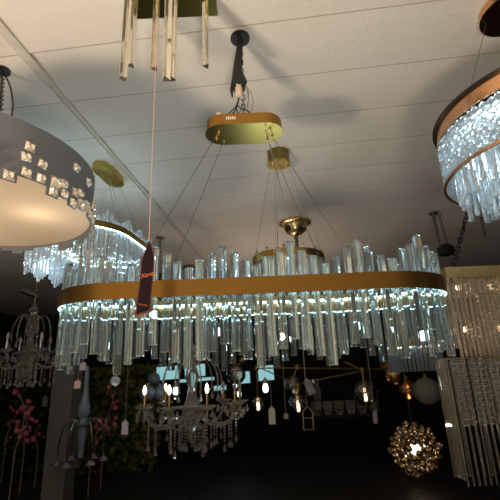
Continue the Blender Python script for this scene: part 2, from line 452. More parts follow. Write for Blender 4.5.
rm2 = [rod_mesh(0.30, 0.024, 3, 'tri').mesh('crystal_rod', crystal_b), rod_mesh(0.30, 0.024, 3, 'bar').mesh('crystal_rod', crystal_b)]
Pq = 4 * hl2 + 2 * PI * (R2 - .014)
n2 = 90
for i in range(n2):
    (x, y), a = race_at(hl2, R2 - .014, i * Pq / n2)
    ph = i % 6; tri = (3 - abs(3 - ph)) / 3
    top = .02 + .075 - tri * .06 + r1.uniform(-.006, .006)
    link('crystal_rod', rm2[i % 2], ch2, (x, y, top - .15), (0, 0, a + PI / 2 + (PI if i % 3 == 0 else 0)))
tz = CEIL - H2
qx = .04
mb = MB(); wall_ring(mb, .11, .062, .002, tz - .05, tz, 24); mb.bm.transform(Matrix.Translation((0, -qx, 0)))
c2c = mb.build('canopy', gold_warm, ch2, smooth=True)
mb = MB(); mb.extr(race(.11, .066, 24), tz - .053, tz - .05, Matrix.Translation((0, -qx, 0))); mb.build('base_plate', gold_warm, c2c)
for sx, sy in ((-.09, -.03), (-.09, .03), (.09, -.03), (.09, .03)):
    mb = MB(); mb.tube([(sx, sy - qx, tz - .053), (sx * 2.6, sy * 9, 0)], .0012, 5); mb.build('suspension_cable', steel, ch2)
    mb = MB(); mb.lathe([(.005, tz - .053), (.003, tz - .066)], 10, Matrix.Translation((sx, sy - qx, 0))); mb.build('cable_gripper', gold_shiny, c2c)
mb = MB(); mb.tube([(0.02, -qx, tz - .053), (.05, -.08, tz - .2), (.1, .0, 0)], .0018, 5); mb.build('power_cord', wire_clear, ch2)

# ---------------------------------------------------------------- drum shade, upper left
dl = Vector((-1.042, 1.35, CAMZ + 0.600)); DR = 0.435; DH = 0.188
drum = thing('drum_pendant_light', 'big grey drum pendant with square crystals and a glowing cream underside', 'pendant light', dl)
shade_m = plain('grey_fabric_paint', (0.135, 0.142, 0.155), 0.55, nscale=60, var=0.05)
def diffuser_mat():
    mt, t, b = nt('glowing_diffuser')
    b.inputs['Base Color'].default_value = (0.36, 0.28, 0.20, 1); b.inputs['Roughness'].default_value = 0.4
    b.inputs['Emission Color'].default_value = (1.0, 0.68, 0.38, 1)
    tc = t.nodes.new('ShaderNodeTexCoord'); 
    tot = None
    for (bx, by) in BULBS:
        v = t.nodes.new('ShaderNodeVectorMath'); v.operation = 'DISTANCE'; v.inputs[1].default_value = (bx, by, 0.012)
        t.links.new(tc.outputs['Object'], v.inputs[0])
        p = t.nodes.new('ShaderNodeMath'); p.operation = 'MULTIPLY'; p.inputs[1].default_value = 12.0; t.links.new(v.outputs['Value'], p.inputs[0])
        q = t.nodes.new('ShaderNodeMath'); q.operation = 'POWER'; q.inputs[1].default_value = 2.0; t.links.new(p.outputs[0], q.inputs[0])
        r = t.nodes.new('ShaderNodeMath'); r.operation = 'ADD'; r.inputs[1].default_value = 1.0; t.links.new(q.outputs[0], r.inputs[0])
        d = t.nodes.new('ShaderNodeMath'); d.operation = 'DIVIDE'; d.inputs[0].default_value = 0.75; t.links.new(r.outputs[0], d.inputs[1])
        if tot is None: tot = d
        else:
            s = t.nodes.new('ShaderNodeMath'); s.operation = 'ADD'; t.links.new(tot.outputs[0], s.inputs[0]); t.links.new(d.outputs[0], s.inputs[1]); tot = s
    s = t.nodes.new('ShaderNodeMath'); s.operation = 'ADD'; s.inputs[1].default_value = 0.10; t.links.new(tot.outputs[0], s.inputs[0])
    t.links.new(s.outputs[0], b.inputs['Emission Strength'])
    return mt
_hb = at_z(38, 213, CAMZ + .612) - Vector((-1.042, 1.35, 0)); _a = math.atan2(_hb.y, _hb.x); _r = math.hypot(_hb.x, _hb.y)
BULBS = [(_r * math.cos(_a + k * 2 * PI / 3), _r * math.sin(_a + k * 2 * PI / 3)) for k in range(3)]
# the lower edge is stepped: count of cells round the drum
NC = 58; cell = 2 * PI * DR / NC
rs = random.Random(21)
steps = [rs.choice([0, 0, 1, 1, 2]) * 0.014 for _ in range(NC)]
mb = MB(); vs = []; fs = []
for k in range(NC):
    z0 = -steps[k] * 1.0
    for j in range(3):
        a0 = 2 * PI * (k + j / 3) / NC; a1 = 2 * PI * (k + (j + 1) / 3) / NC
        b = len(vs)
        for r_ in (DR, DR - .004):
            for (a, z) in ((a0, z0), (a1, z0), (a1, DH), (a0, DH)): vs.append((r_ * math.cos(a), r_ * math.sin(a), z))
        fs += [(b, b + 1, b + 2, b + 3), (b + 4, b + 7, b + 6, b + 5), (b, b + 4, b + 5, b + 1), (b + 3, b + 2, b + 6, b + 7)]
        if j == 0: fs.append((b, b + 3, b + 7, b + 4))
        if j == 2: fs.append((b + 1, b + 5, b + 6, b + 2))
mb.vface(vs, fs); mb.build('shade', shade_m, drum)
mb = MB(); mb.lathe([(DR - .006, 0.008), (DR - .006, .012)], 64); mb.build('diffuser', diffuser_mat(), drum)
mb = MB(); mb.lathe([(DR - .006, DH - .006), (DR - .006, DH - .002)], 64); mb.build('top_plate', shade_m, drum)
# square crystals
def sq_crystal(s, seed=0):
    mbq = MB(); rr_ = random.Random(seed); N = 5; vs = []; fs = []
    for i in range(N):
        for j in range(N):
            ed = i in (0, N - 1) or j in (0, N - 1)
            z = s * .10 if ed else s * (.22 + rr_.uniform(0, .28))
            jx = 0 if ed else rr_.uniform(-.06, .06) * s; jy = 0 if ed else rr_.uniform(-.06, .06) * s
            vs.append((-s / 2 + s * i / (N - 1) + jx, -s / 2 + s * j / (N - 1) + jy, z))
    for i in range(N - 1):
        for j in range(N - 1):
            p = i * N + j; fs += [(p, p + N, p + N + 1), (p, p + N + 1, p + 1)]
    mbq.vface(vs, fs); mbq.box((0, 0, s * .04), (s, s, s * .10)); return mbq
foil = metal('foiled_crystal', (1.0, .88, .72), 0.16, 0.04, dark=.8)
foil.node_tree.nodes['Principled BSDF'].inputs['Metallic'].default_value = .65
sq_s = sq_crystal(.030).mesh('square_crystal', foil); sq_b = sq_crystal(.040, 1).mesh('square_crystal', foil)
def put_sq(a, z, me, tilt=0.0):
    o = link('square_crystal', me, drum)
    n = Vector((math.cos(a), math.sin(a), 0)); M = Matrix((( -n.y, 0, n.x), (n.x, 0, n.y), (0, 1, 0))).to_4x4()
    M.translation = (n.x * (DR + .001), n.y * (DR + .001), z)
    o.matrix_local = M @ Matrix.Rotation(tilt, 4, 'Z')
    return o
cnt = 0
for k in range(NC):
    a = 2 * PI * (k + .5) / NC
    vis = not (.7 < a < 3.7)
    big = rs.random() < .35
    put_sq(a, -steps[k] + .017, sq_b if big else sq_s, rs.uniform(-.06, .06)); cnt += 1
    if rs.random() < (.75 if vis else .1) and cnt < 97: put_sq(a + rs.uniform(-.02, .02), -steps[k] + .05 + rs.uniform(0, .02), sq_b if rs.random() < .25 else sq_s, rs.uniform(-.3, .3)); cnt += 1
    if k % 4 == 0 and vis and cnt < 98: put_sq(a, .115 + rs.uniform(-.015, .02), sq_s, rs.uniform(-.1, .1)); cnt += 1
hc = at_z(3, 70, CEIL)
# hanging rod and chain, off centre hook as seen at the frame edge
hk = Vector((hc.x - dl.x, hc.y - dl.y, CEIL - dl.z))
e0 = at_y(3, 118, 1.30) - dl
mb = MB(); mb.lathe([(.035, hk.z - .012), (.035, hk.z)], 16, Matrix.Translation((hk.x, hk.y, 0))); mb.build('ceiling_hook_plate', blackmetal, drum)
mb = chain_mb((hk.x, hk.y, hk.z - .012), (e0.x, e0.y + 0.0, DH), .03, .0028, .009); mb.build('chain', blackmetal, drum)
mb = MB(); mb.tube(bez(Vector((hk.x, hk.y, hk.z - .01)), Vector((hk.x + .06, hk.y, hk.z - .1)), Vector((e0.x + .07, e0.y, DH + .2)), Vector((e0.x + .005, e0.y, DH))), .0045, 6); mb.build('power_cord', wire_black, drum, smooth=True)
mb = MB(); mb.tube(bez(Vector((hk.x, hk.y, hk.z - .01)), Vector((hk.x - .05, hk.y, hk.z - .1)), Vector((e0.x - .04, e0.y, DH + .1)), Vector((e0.x - .01, e0.y, DH))), .004, 6); mb.build('power_cord', wire_black, drum, smooth=True)
for an in (PI * .9, -PI * .6):
    mb = MB(); mb.tube([(hk.x, hk.y, hk.z - .02), (.4 * math.cos(an), .4 * math.sin(an), DH)], .0015, 5); mb.build('suspension_cable', steel, drum)

# ---------------------------------------------------------------- round crystal drum, upper right
rl = Vector((1.197, 1.393, CAMZ + 0.712)); CR = 0.393
rd = thing('round_crystal_chandelier', 'round rose gold chandelier with beaded crystal wall and bright hanging bars at the right edge', 'chandelier', rl)
mb = MB(); wall_ring(mb, 0.0001, CR - .002, .004, .195, .250, 36); mb.build('rose_gold_ring', copper, rd, smooth=True)
mb = MB(); wall_ring(mb, 0.0001, CR + .004, .010, .187, .195, 36); mb.build('lower_lip', copper, rd, smooth=True)
mb = MB(); wall_ring(mb, 0.0001, CR + .008, .010, -.006, .004, 36); mb.build('lower_rim', copper, rd, smooth=True)
mb = MB(); mb.lathe([(CR + .012, .250), (CR + .012, .256)], 72); mb.build('top_plate', blackmetal, rd)
# bead wall
mb = MB(); rb = random.Random(3)
nb = 84; rows = 9
oct_r = .0175
for j in range(rows):
    for k in range(nb):
        a = 2 * PI * (k + .5 * (j % 2)) / nb + rb.uniform(-.006, .006); z = .016 + j * .0192 + rb.uniform(-.003, .003)
        r_ = CR - .012 - .0 * j + rb.uniform(-.003, .003)
        M = Matrix.Translation((r_ * math.cos(a), r_ * math.sin(a), z)) @ Matrix.Rotation(rb.uniform(0, 3), 4, 'Z') @ Matrix.Rotation(rb.uniform(0, 3), 4, 'X')
        mb.sphere((0, 0, 0), oct_r * rb.uniform(.8, 1.0), 7, 5, M)
tag(mb.build('bead_wall', crystal_b, rd), kind='stuff')
led_soft = emis('soft_led', (0.62, 0.84, 1.0), 2.2)
wall_ring(MB(), .0001, CR - .07, .006, .15, .175, 30).build('led_strip', led_bright, rd)
wall_ring(MB(), .0001, CR - .14, .006, .15, .17, 30).build('led_strip', led_bright, rd)
mb = MB(); mb.lathe([(CR - .045, .176), (CR - .045, .182)], 48); mb.build('lamp_plate', plain('cream_plate', (.62, .56, .44), .5), rd)
bar = rod_mesh(.22, .026, 2, 'bar').mesh('crystal_bar', crystal_b)
i = 0
for (r_, n_, z) in ((CR - .05, 40, .020), (CR - .13, 28, .0), (CR - .21, 20, -.02)):
    for k in range(n_):
        a = 2 * PI * k / n_ + r_; i += 1
        link('crystal_bar', bar, rd, (r_ * math.cos(a), r_ * math.sin(a), z + rb.uniform(-.018, .018)), (rb.uniform(-.05, .05), rb.uniform(-.05, .05), a + PI / 2 + rb.uniform(-.3, .3)))
for an in (0.5, 2.6, 4.4):
    mb = MB(); mb.tube([(.3 * math.cos(an), .3 * math.sin(an), .254), (.1 * math.cos(an), .1 * math.sin(an), CEIL - rl.z - .03)], .0015, 5); mb.build('suspension_cable', steel, rd)
mb = MB(); mb.lathe([(.13, CEIL - rl.z - .035), (.13, CEIL - rl.z)], 32); mb.build('canopy', copper, rd, smooth=True)

# ---------------------------------------------------------------- waterfall chandelier, right
wy = 1.92
wp = at_y(446, 272.5, wy)
wx = wp.x + .50
wf = thing('tiered_rod_chandelier', 'tall two-tier chandelier with curtains of thin glass rods under a gold frame', 'chandelier', (wx, wy + .07, wp.z))
hw, hd = .50, .07
def rect_ring(hx, hy, t, z0, z1):
    m_ = MB()
    m_.box((0, -hy + t / 2, (z0 + z1) / 2), (2 * hx, t, z1 - z0)); m_.box((0, hy - t / 2, (z0 + z1) / 2), (2 * hx, t, z1 - z0))
    m_.box((-hx + t / 2, 0, (z0 + z1) / 2), (t, 2 * hy - 2 * t, z1 - z0)); m_.box((hx - t / 2, 0, (z0 + z1) / 2), (t, 2 * hy - 2 * t, z1 - z0)); return m_
rect_ring(hw, hd, .004, -.026, .026).build('upper_frame', gold_shiny, wf)
rect_ring(hw + .08, hd + .01, .012, -.408, -.402).build('lower_frame', brass_dark, wf)
m_ = MB(); m_.box((0, 0, .0), (2 * hw - .01, 2 * hd - .01, .006)); m_.build('top_plate', gold_plate, wf)
def strand(Lr, r_, seed):
    """square glass rod twisted along its length, knife-cut end"""
    q = MB(); n = int(Lr / .006); vs = []; fs = []
    for i in range(n + 1):
        tw = i * .006 / .075 * 2 * PI + seed * 1.1
        rr_ = r_ * (1.0 if 0 < i < n else .5)
        for k in range(4): vs.append((rr_ * math.cos(tw + k * PI / 2), rr_ * math.sin(tw + k * PI / 2), -i * .006))
        if i:
            for k in range(4):
                k2 = (k + 1) % 4; fs.append(((i - 1) * 4 + k, (i - 1) * 4 + k2, i * 4 + k2, i * 4 + k))
    fs += [(3, 2, 1, 0), (n * 4, n * 4 + 1, n * 4 + 2, n * 4 + 3)]
    return q.vface(vs, fs)
def thinrod(Lr, r_): 
    q = MB(); q.lathe([(r_ * .4, -Lr), (r_, -Lr + .01), (r_, -.004), (r_ * .5, 0)], 6); return q
up_st = [strand(.38, .0082, s).mesh('twisted_rod', crystal_w) for s in range(3)]
up_rod = thinrod(.385, .0038).mesh('glass_rod', crystal_w)
lo_rod = thinrod(.52, .0042).mesh('glass_rod', crystal_d)
nf = 46
for k in range(nf):
    x = -hw + .01 + (2 * hw - .02) * k / (nf - 1)
    link('twisted_rod', up_st[k % 3], wf, (x, -hd + .012, -.024), (0, 0, k))
for k in range(nf - 1):
    x = -hw + .02 + (2 * hw - .02) * k / (nf - 1)
    link('twisted_rod', up_st[(k + 1) % 3], wf, (x, -hd + .035, -.024), (0, 0, k * 2))
for k in range(48):
    x = -hw - .075 + (2 * hw + .15) * k / 47
    link('glass_rod', lo_rod, wf, (x, -hd - .006, -.406), (.0, 0.0, 0))
# sides and back: one curtain nobody could count
q = MB(); 
for (xx, yy, x2, y2, n) in ((-hw + .01, -hd + .03, -hw + .01, hd, 6), (hw - .01, -hd + .03, hw - .01, hd, 6), (-hw, hd - .02, hw, hd - .02, 34)):
    for k in range(n):
        t_ = k / (n - 1); X = xx + (x2 - xx) * t_; Y = yy + (y2 - yy) * t_
        q.lathe([(.003, -.36), (.0045, -.35), (.0045, -.02)], 5, Matrix.Translation((X, Y, 0)))
        q.lathe([(.003, -.92), (.0045, -.91), (.0045, -.406)], 5, Matrix.Translation((X * 1.14, Y * 1.02, 0)))
tag(q.build('rod_curtain', crystal_w, wf), kind='stuff')
# inner ball strings in the lower tier
balls = MB()
for i in range(11): balls.sphere((0, 0, -.015 - i * .026), .0175, 8, 6)
bm_ = balls.mesh('ball_string', crystal_d)
for k in range(26):
    x = -hw - .02 + (2 * hw + .04) * k / 25
    link('ball_string', bm_, wf, (x, -hd + .035 + .015 * (k % 2), -.408), (0, 0, k))
# warm lamps inside the upper tier
bulb_warm = emis('warm_bulb', (1.0, 0.78, 0.55), 7.0)
for k in range(6):
    x = -hw + .09 + (2 * hw - .18) * k / 5
    for z_ in (-.06, -.27):
        q = MB(); q.sphere((x, .025, z_), (.009, .009, .014), 12, 8); q.build('bulb', bulb_warm, wf, smooth=True)
for (sx, sy, px, py) in ((-.46, -.05, 467, 215), (-.40, .05, 466, 216), (.1, -.05, 0, 0), (.42, -.05, 0, 0), (.45, .05, 0, 0)):
    b = Vector((sx, sy, .026))
    e = Vector((sx * .6, 0.0, CEIL - wp.z))
    if px:
        d_ = at_y(px, py, wf.location.y) - (wf.location + b); e = b + d_ * ((CEIL - wf.location.z - b.z) / d_.z)
    q = chain_mb(e, b, .034, .0026, .0085); q.build('chain', blackmetal, wf)

# ---------------------------------------------------------------- ring pendant (round canopy) behind the main one
gp = at_z(278, 152, CEIL)
gH = CAMZ + .69
gc = at_z(285, 262, gH)
rg = thing('ring_pendant', 'gold ring pendant hung from a round brass canopy behind the large chandelier', 'pendant light', (gp.x + .02, gp.y - .0, gH))
gR = .235
wall_ring(MB(), .0001, gR, .003, -.022, .022, 30).build('gold_band', gold_band, rg, smooth=True)
rm3 = rod_mesh(.20, .022, 3, 'tri').mesh('crystal_rod', crystal_m)
for k in range(36):
    a = 2 * PI * k / 36
    link('crystal_rod', rm3, rg, ((gR - .016) * math.cos(a), (gR - .016) * math.sin(a), -.09 + .02 * (k % 3)), (0, 0, a + PI / 2))
gz = CEIL - gH; gx = -.02
q = MB(); q.lathe([(.078, gz - .095), (.078, gz)], 36, Matrix.Translation((gx, 0, 0))); gcan = q.build('canopy', gold_plate, rg, smooth=True)
q = MB(); q.lathe([(.085, gz - .100), (.085, gz - .095)], 36, Matrix.Translation((gx, 0, 0))); q.build('base_plate', gold_soft, gcan, smooth=True)
for k in range(7):
    a = k * 2 * PI / 7 + .3
    q = MB(); q.lathe([(.008, gz - .100), (.008, gz - .106), (.004, gz - .115)], 12, Matrix.Translation((gx + .062 * math.cos(a), .062 * math.sin(a), 0))); q.build('cable_gripper', gold_shiny, gcan, smooth=True)
for (a, r_, mt_) in ((PI * 1.1, .0012, steel), (PI * .6, .0012, steel), (-.35, .0012, steel)):
    q = MB(); q.tube([(gx + .062 * math.cos(a), .062 * math.sin(a), gz - .10), (gR * .98 * math.cos(a), gR * .98 * math.sin(a), 0)], r_, 5); q.build('suspension_cable', mt_, rg)
q = MB(); q.tube([(gx, -.02, gz - .10), (gx - .02, -.05, gz - .3), (-.08, -.16, 0)], .0028, 6); q.build('power_cord', wire_clear, rg)

# gold ceiling dome with stem
dpt = at_z(295, 222, CEIL)
dm = thing('stem_light', 'polished gold ceiling cup and stem rising behind the middle crystals', 'ceiling light', (dpt.x, dpt.y, CEIL))
sc_ = 1.0
q = MB(); q.lathe([(.17, 0), (.17, -.02), (.155, -.03), (.13, -.035), (.125, -.06), (.10, -.11), (.06, -.14), (.025, -.15)], 40); q.build('ceiling_cup', gold_shiny, dm, smooth=True)
q = MB(); q.lathe([(.02, -.14), (.02, -.5)], 16); q.build('stem', gold_plate, dm, smooth=True)
q = MB(); q.lathe([(.03, -.5), (.07, -.53), (.16, -.56), (.17, -.60), (.16, -.60), (.05, -.56)], 32); q.build('glass_shade', crystal_w, dm, smooth=True)
q = MB(); q.sphere((0, 0, -.55), .03); q.build('bulb', emis('dim_bulb', (1, .85, .65), 1.5), dm, smooth=True)

# two ceiling downrods with things just visible
def downrod(px, py, label, blk):
    p = at_z(px, py, CEIL)
    t = thing('hanging_rod', label, 'hanging rod', (p.x, p.y, CEIL))
    q = MB(); q.lathe([(.045, 0), (.045, -.015), (.03, -.02)], 20); q.build('ceiling_plate', steel, t, smooth=True)
    q = MB(); q.lathe([(.017, -.015), (.017, -.42)], 12); q.build('rod', steel, t, smooth=True)
    if blk:
        q = MB(); q.lathe([(.075, -.45), (.08, -.44), (.08, -.38), (.05, -.35), (.02, -.345)], 24, Matrix.Translation((.06, 0, 0))); q.build('spot_head', blackmetal, t, smooth=True)
        q = chain_mb((.05, -.02, -.01), (.07, -.03, -.36), .04, .003, .010); q.build('chain', blackmetal, t)
    else:
        q = MB(); q.lathe([(.03, -.55), (.03, -.42)], 12); q.build('rod_sleeve', blackmetal, t, smooth=True)
downrod(160, 237, 'thin grey ceiling rod beside the dark sale tag', False)
downrod(433, 213, 'grey ceiling rod with chain and black head above the right end of the gold band', True)
# thin chain hanging right
p = at_z(481, 222, CEIL)
def hang_chain(px, py, L_, label):
    p = at_z(px, py, CEIL); t = thing('hanging_chain', label, 'chain', (p.x, p.y, CEIL))
    chain_mb((0, 0, 0), (0, 0, -L_), .05, .0032, .011).build('chain_links', blackmetal, t)
    q = MB(); q.lathe([(.02, 0), (.02, -.008)], 12); q.build('hook_plate', blackmetal, t)
hang_chain(481, 217, .22, 'short loose black chain hanging under the round crystal chandelier')

# ---------------------------------------------------------------- prisms at the top edge
pt = at_y(165, 70, 1.18)
pr = thing('prism_pendant', 'hanging cluster of long gold-edged crystal prisms overhead near the ceiling', 'pendant light', (pt.x, 1.18, CEIL - .012))
q = MB(); q.box((0, .05, 0), (.36, .26, .012)); q.build('metal_plate', gold_plate, pr)
pm = rod_mesh(.56, .030, 4, 'tri').mesh('crystal_prism', crystal('smoked_prism', (.95, .93, .88), .0, .03))
for (px, py, yy) in ((123, 79, 1.15), (131, 66, 1.22), (155, 69, 1.20), (166, 80, 1.12), (172, 79.5, 1.16), (206, 66, 1.25)):
    w = at_y(px, py, yy)
    w.z = max(w.z, CEIL - .575)
    link('crystal_prism', pm, pr, (w.x - pt.x, w.y - 1.18, w.z + .28 - CEIL + .012), (0, 0, px * .7))

# ---------------------------------------------------------------- the dark tag on a pink string
tp = at_y(149, 240, 1.05)
tg = thing('sale_tag', 'long dark pointed paper tag with orange script hanging on a pink string', 'tag', tp)
tag_m = plain('dark_tag_paper', (0.014, 0.007, 0.009), 0.7, spec=.08)
tag_edge = plain('maroon_tag_edge', (0.10, 0.03, 0.018), 0.5)
w_px = 1.05 / 400 * 1.0
out = [(0.0, 0), (.010, -.020), (.017, -.045), (.0165, -.085), (.010, -.20), (-.030, -.212), (-.020, -.10), (-.020, -.062), (-.010, -.03)]
def flat(poly, t, y0=0):
    n = len(poly); vs = [(x, y0 - t / 2, z) for x, z in poly] + [(x, y0 + t / 2, z) for x, z in poly]
    fs = [tuple(range(n)), tuple(range(n, 2 * n))[::-1]] + [(i, (i + 1) % n, n + (i + 1) % n, n + i) for i in range(n)]
    return MB().vface(vs, fs)
flat(out, .0012).build('border', tag_edge, tg)
cxx = sum(p[0] for p in out) / len(out); czz = sum(p[1] for p in out) / len(out)
flat([(cxx + (x - cxx) * .86, czz + (z - czz) * .95) for x, z in out], .0018).build('face', tag_m, tg)
ink = plain('orange_ink', (0.55, 0.14, 0.05), 0.5)
def text(body, size, loc, parent, mat, shear=0.3, ry=0.0, name='lettering'):
    cu = bpy.data.curves.new('t', 'FONT'); cu.body = body; cu.size = size; cu.shear = shear; cu.extrude = .0002; cu.align_x = 'CENTER'; cu.align_y = 'CENTER'
    o = bpy.data.objects.new('t', cu); C.objects.link(o); bpy.context.view_layer.update()
    me = bpy.data.meshes.new_from_object(o.evaluated_get(bpy.context.evaluated_depsgraph_get()))
    bpy.data.objects.remove(o); me.materials.clear(); me.materials.append(mat)
    t = link(name, me, parent, loc); t.rotation_euler = (PI / 2, ry, 0); return t
text('Xena', .017, (-.002, -.0014, -.100), tg, ink, .35, -.25)
text('sale price', .006, (-.009, -.0012, -.180), tg, ink, 0, .22).scale = (1, 1, 1)
st = at_z(152.5, 60, CEIL)
q = MB(); top = at_y(152.5, 0, 1.05); q.tube([(0, 0, 0), (tp.x * 0 + .0, 0, CEIL - tp.z)], .0012, 5); q.build('string', plain('pink_string', (.55, .33, .30), .7), tg)


# ---------------------------------------------------------------- background fixtures
def thin_glass(name, col, refl=(1, 1, 1), base=.06):
    mt = bpy.data.materials.new(name); mt.use_nodes = True; t = mt.node_tree; t.nodes.clear()
    out = t.nodes.new('ShaderNodeOutputMaterial'); tr = t.nodes.new('ShaderNodeBsdfTransparent'); tr.inputs[0].default_value = (*col, 1)
    g = t.nodes.new('ShaderNodeBsdfGlossy'); g.inputs['Color'].default_value = (*refl, 1); g.inputs['Roughness'].default_value = .03
    fr = t.nodes.new('ShaderNodeLayerWeight'); fr.inputs['Blend'].default_value = .35
    ad = t.nodes.new('ShaderNodeMath'); ad.operation = 'ADD'; ad.inputs[1].default_value = base; ad.use_clamp = True
    t.links.new(fr.outputs['Fresnel'], ad.inputs[0]); mx = t.nodes.new('ShaderNodeMixShader')
    t.links.new(ad.outputs[0], mx.inputs[0]); t.links.new(tr.outputs[0], mx.inputs[1]); t.links.new(g.outputs[0], mx.inputs[2]); t.links.new(mx.outputs[0], out.inputs['Surface'])
    return mt
globe_glass = thin_glass('clear_globe_glass', (.88, .84, .74), base=.2); amber_glass = thin_glass('amber_globe_glass', (.85, .50, .14), (1, .62, .24), .60)
flame = emis('candle_glow', (1.0, .83, .62), 5.0); crystal_c = crystal('bright_cut_crystal', (1, .98, .95), .03, .20, mcol=(1, .95, .88))
cool_bulb = emis('cool_bulb', (.75, .95, 1.0), 5.0)
cream = plain('candle_sleeve', (.55, .50, .42), .5); sleeve_gold = metal('candle_gold', (.75, .50, .2), .25)
pale_blue = plain('pale_blue_glass', (.20, .26, .32), .25, spec=.6); opal = plain('opal_glass', (.42, .40, .38), .3, spec=.5)
def drop(r, L_):
    q = MB(); q.lathe([(r * .15, L_ * .5), (r * .45, L_ * .2), (r, -L_ * .2), (r * .8, -L_ * .36), (r * .1, -L_ * .5)], 6); return q
def cord_up(t, x, y, z, top, r=.002, mat=None, name='cord'):
    q = MB(); q.tube([(x, y, z), (x, y, top)], r, 5); return q.build(name, mat or wire_black, t)
def arm_chandelier(loc, R_, n, lit, label, rot, gl, up=True, seed=1, k_=1.0):
    t = thing('crystal_arm_chandelier', label, 'chandelier', loc, rot); t.scale = (k_, k_, k_)
    rr_ = random.Random(seed); H_ = (CEIL - loc[2]) / k_
    q = MB(); q.lathe([(.012, .34), (.02, .31), (.035, .29), (.015, .26), (.03, .20), (.042, .15), (.02, .10), (.03, .04), (.05, .0), (.055, -.04), (.03, -.07), (.04, -.10), (.02, -.14), (.03, -.17), (.008, -.20)], 16); q.build('centre_column', gl, t, smooth=True)
    cord_up(t, 0, 0, .33, H_, .004, brass_dark, 'stem')
    q = MB(); q.lathe([(.05, H_ - .03), (.06, H_ - .02), (.06, H_)], 20); q.build('ceiling_cup', brass_dark, t, smooth=True)
    q = MB(); q.lathe([(.03, -.03), (.09, -.015), (.10, -.005), (.09, -.008), (.03, -.02)], 24); q.build('centre_dish', gl, t, smooth=True)
    dm_ = MB(); dm_.lathe([(.012, -.012), (.03, -.004), (.05, .008), (.048, .012), (.02, .002), (.0001, .0)], 18, cap=False); dmesh = dm_.mesh('drip_dish', gl, True)
    cm = MB(); cm.lathe([(.009, 0), (.009, .065)], 12); cmesh = cm.mesh('candle', sleeve_gold if lit else chrome_dim, True)
    fm = MB(); fm.lathe([(.004, .0), (.0095, .012), (.0105, .022), (.007, .038), (.001, .05)], 12); fmesh = fm.mesh('bulb', flame if lit else opal, True)
    fmd = MB(); fmd.lathe([(.004, .0), (.0095, .012), (.0105, .022), (.007, .038), (.001, .05)], 12); fmeshd = fmd.mesh('bulb', opal, True)
    pd = drop(.011, .045).mesh('crystal_drop', gl); ps = MB(); 
    for i in range(5): ps.sphere((0, 0, -i * .016), .0065, 6, 5)
    psm = ps.mesh('bead_string', gl)
    for k in range(n):
        a = 2 * PI * k / n; c_, s_ = math.cos(a), math.sin(a)
        P_ = lambda r, z: Vector((c_ * r, s_ * r, z))
        q = MB(); q.tube(bez(P_(.03, -.03), P_(R_ * .45, -.15), P_(R_ * .95, -.12), P_(R_, -.005), 14), .008, 7); q.build('arm', gl, t, smooth=True)
        q = MB(); q.tube(bez(P_(.03, .22), P_(R_ * .5, .34), P_(R_ * .75, .10), P_(R_ * .55, .07), 12), .005, 6); q.build('scroll', gl, t, smooth=True)
        link('drip_dish', dmesh, t, P_(R_, 0)); link('candle', cmesh, t, P_(R_, .006))
        link('bulb', fmesh if (lit and k in lit) else fmeshd, t, P_(R_, .071)) if (up) else None
        for j in range(5):
            b_ = 2 * PI * j / 5 + k; o = P_(R_, 0) + Vector((math.cos(b_), math.sin(b_), 0)) * .042
            link('crystal_drop', pd, t, o + Vector((0, 0, -.03 - .004 * j)), (0, 0, b_))
        for r_, z_ in ((R_ * .45, -.10), (R_ * .75, -.115), (R_ * .9, -.09), (R_ * .25, -.11)):
            link('bead_string', psm, t, P_(r_, z_)); link('crystal_drop', pd, t, P_(r_, z_ - .10))
        link('crystal_drop', pd, t, P_(R_ * .62, .045)); 
        pts = [P_(.09, -.01 - 0)] 
    q = MB()
    for k in range(n):
        a = 2 * PI * k / n; a2 = 2 * PI * (k + 1) / n
        for j in range(1, 9):
            t_ = j / 9; x = R_ * (math.cos(a) * (1 - t_) + math.cos(a2) * t_); y = R_ * (math.sin(a) * (1 - t_) + math.sin(a2) * t_)
            q.sphere((x, y, -.01 - .07 * 4 * t_ * (1 - t_)), .006, 6, 4)
    tag(q.build('bead_swag', gl, t), kind='stuff')
    return t
cloc = at_y(192, 405, 5.6)
arm_chandelier(cloc, .28, 9, {5, 6, 7, 3}, 'crystal arm chandelier with four glowing candle bulbs under the centre of the gold band', .25, crystal_c, k_=2.3)
lloc = at_y(29, 352, 5.0)
lft = arm_chandelier(lloc, .20, 6, None, 'unlit old crystal arm chandelier hanging in the dark at the left edge', .3, crystal_d, seed=4, up=True, k_=1.75)
q = MB(); q.lathe([(.015, .045), (.07, .02), (.078, .0), (.065, .01), (.015, .03)], 28, Matrix.Translation((-.04, 0, .40)) @ Matrix.Rotation(.35, 4, 'Y')); q.build('top_dish', chrome_dim, lft, smooth=True)

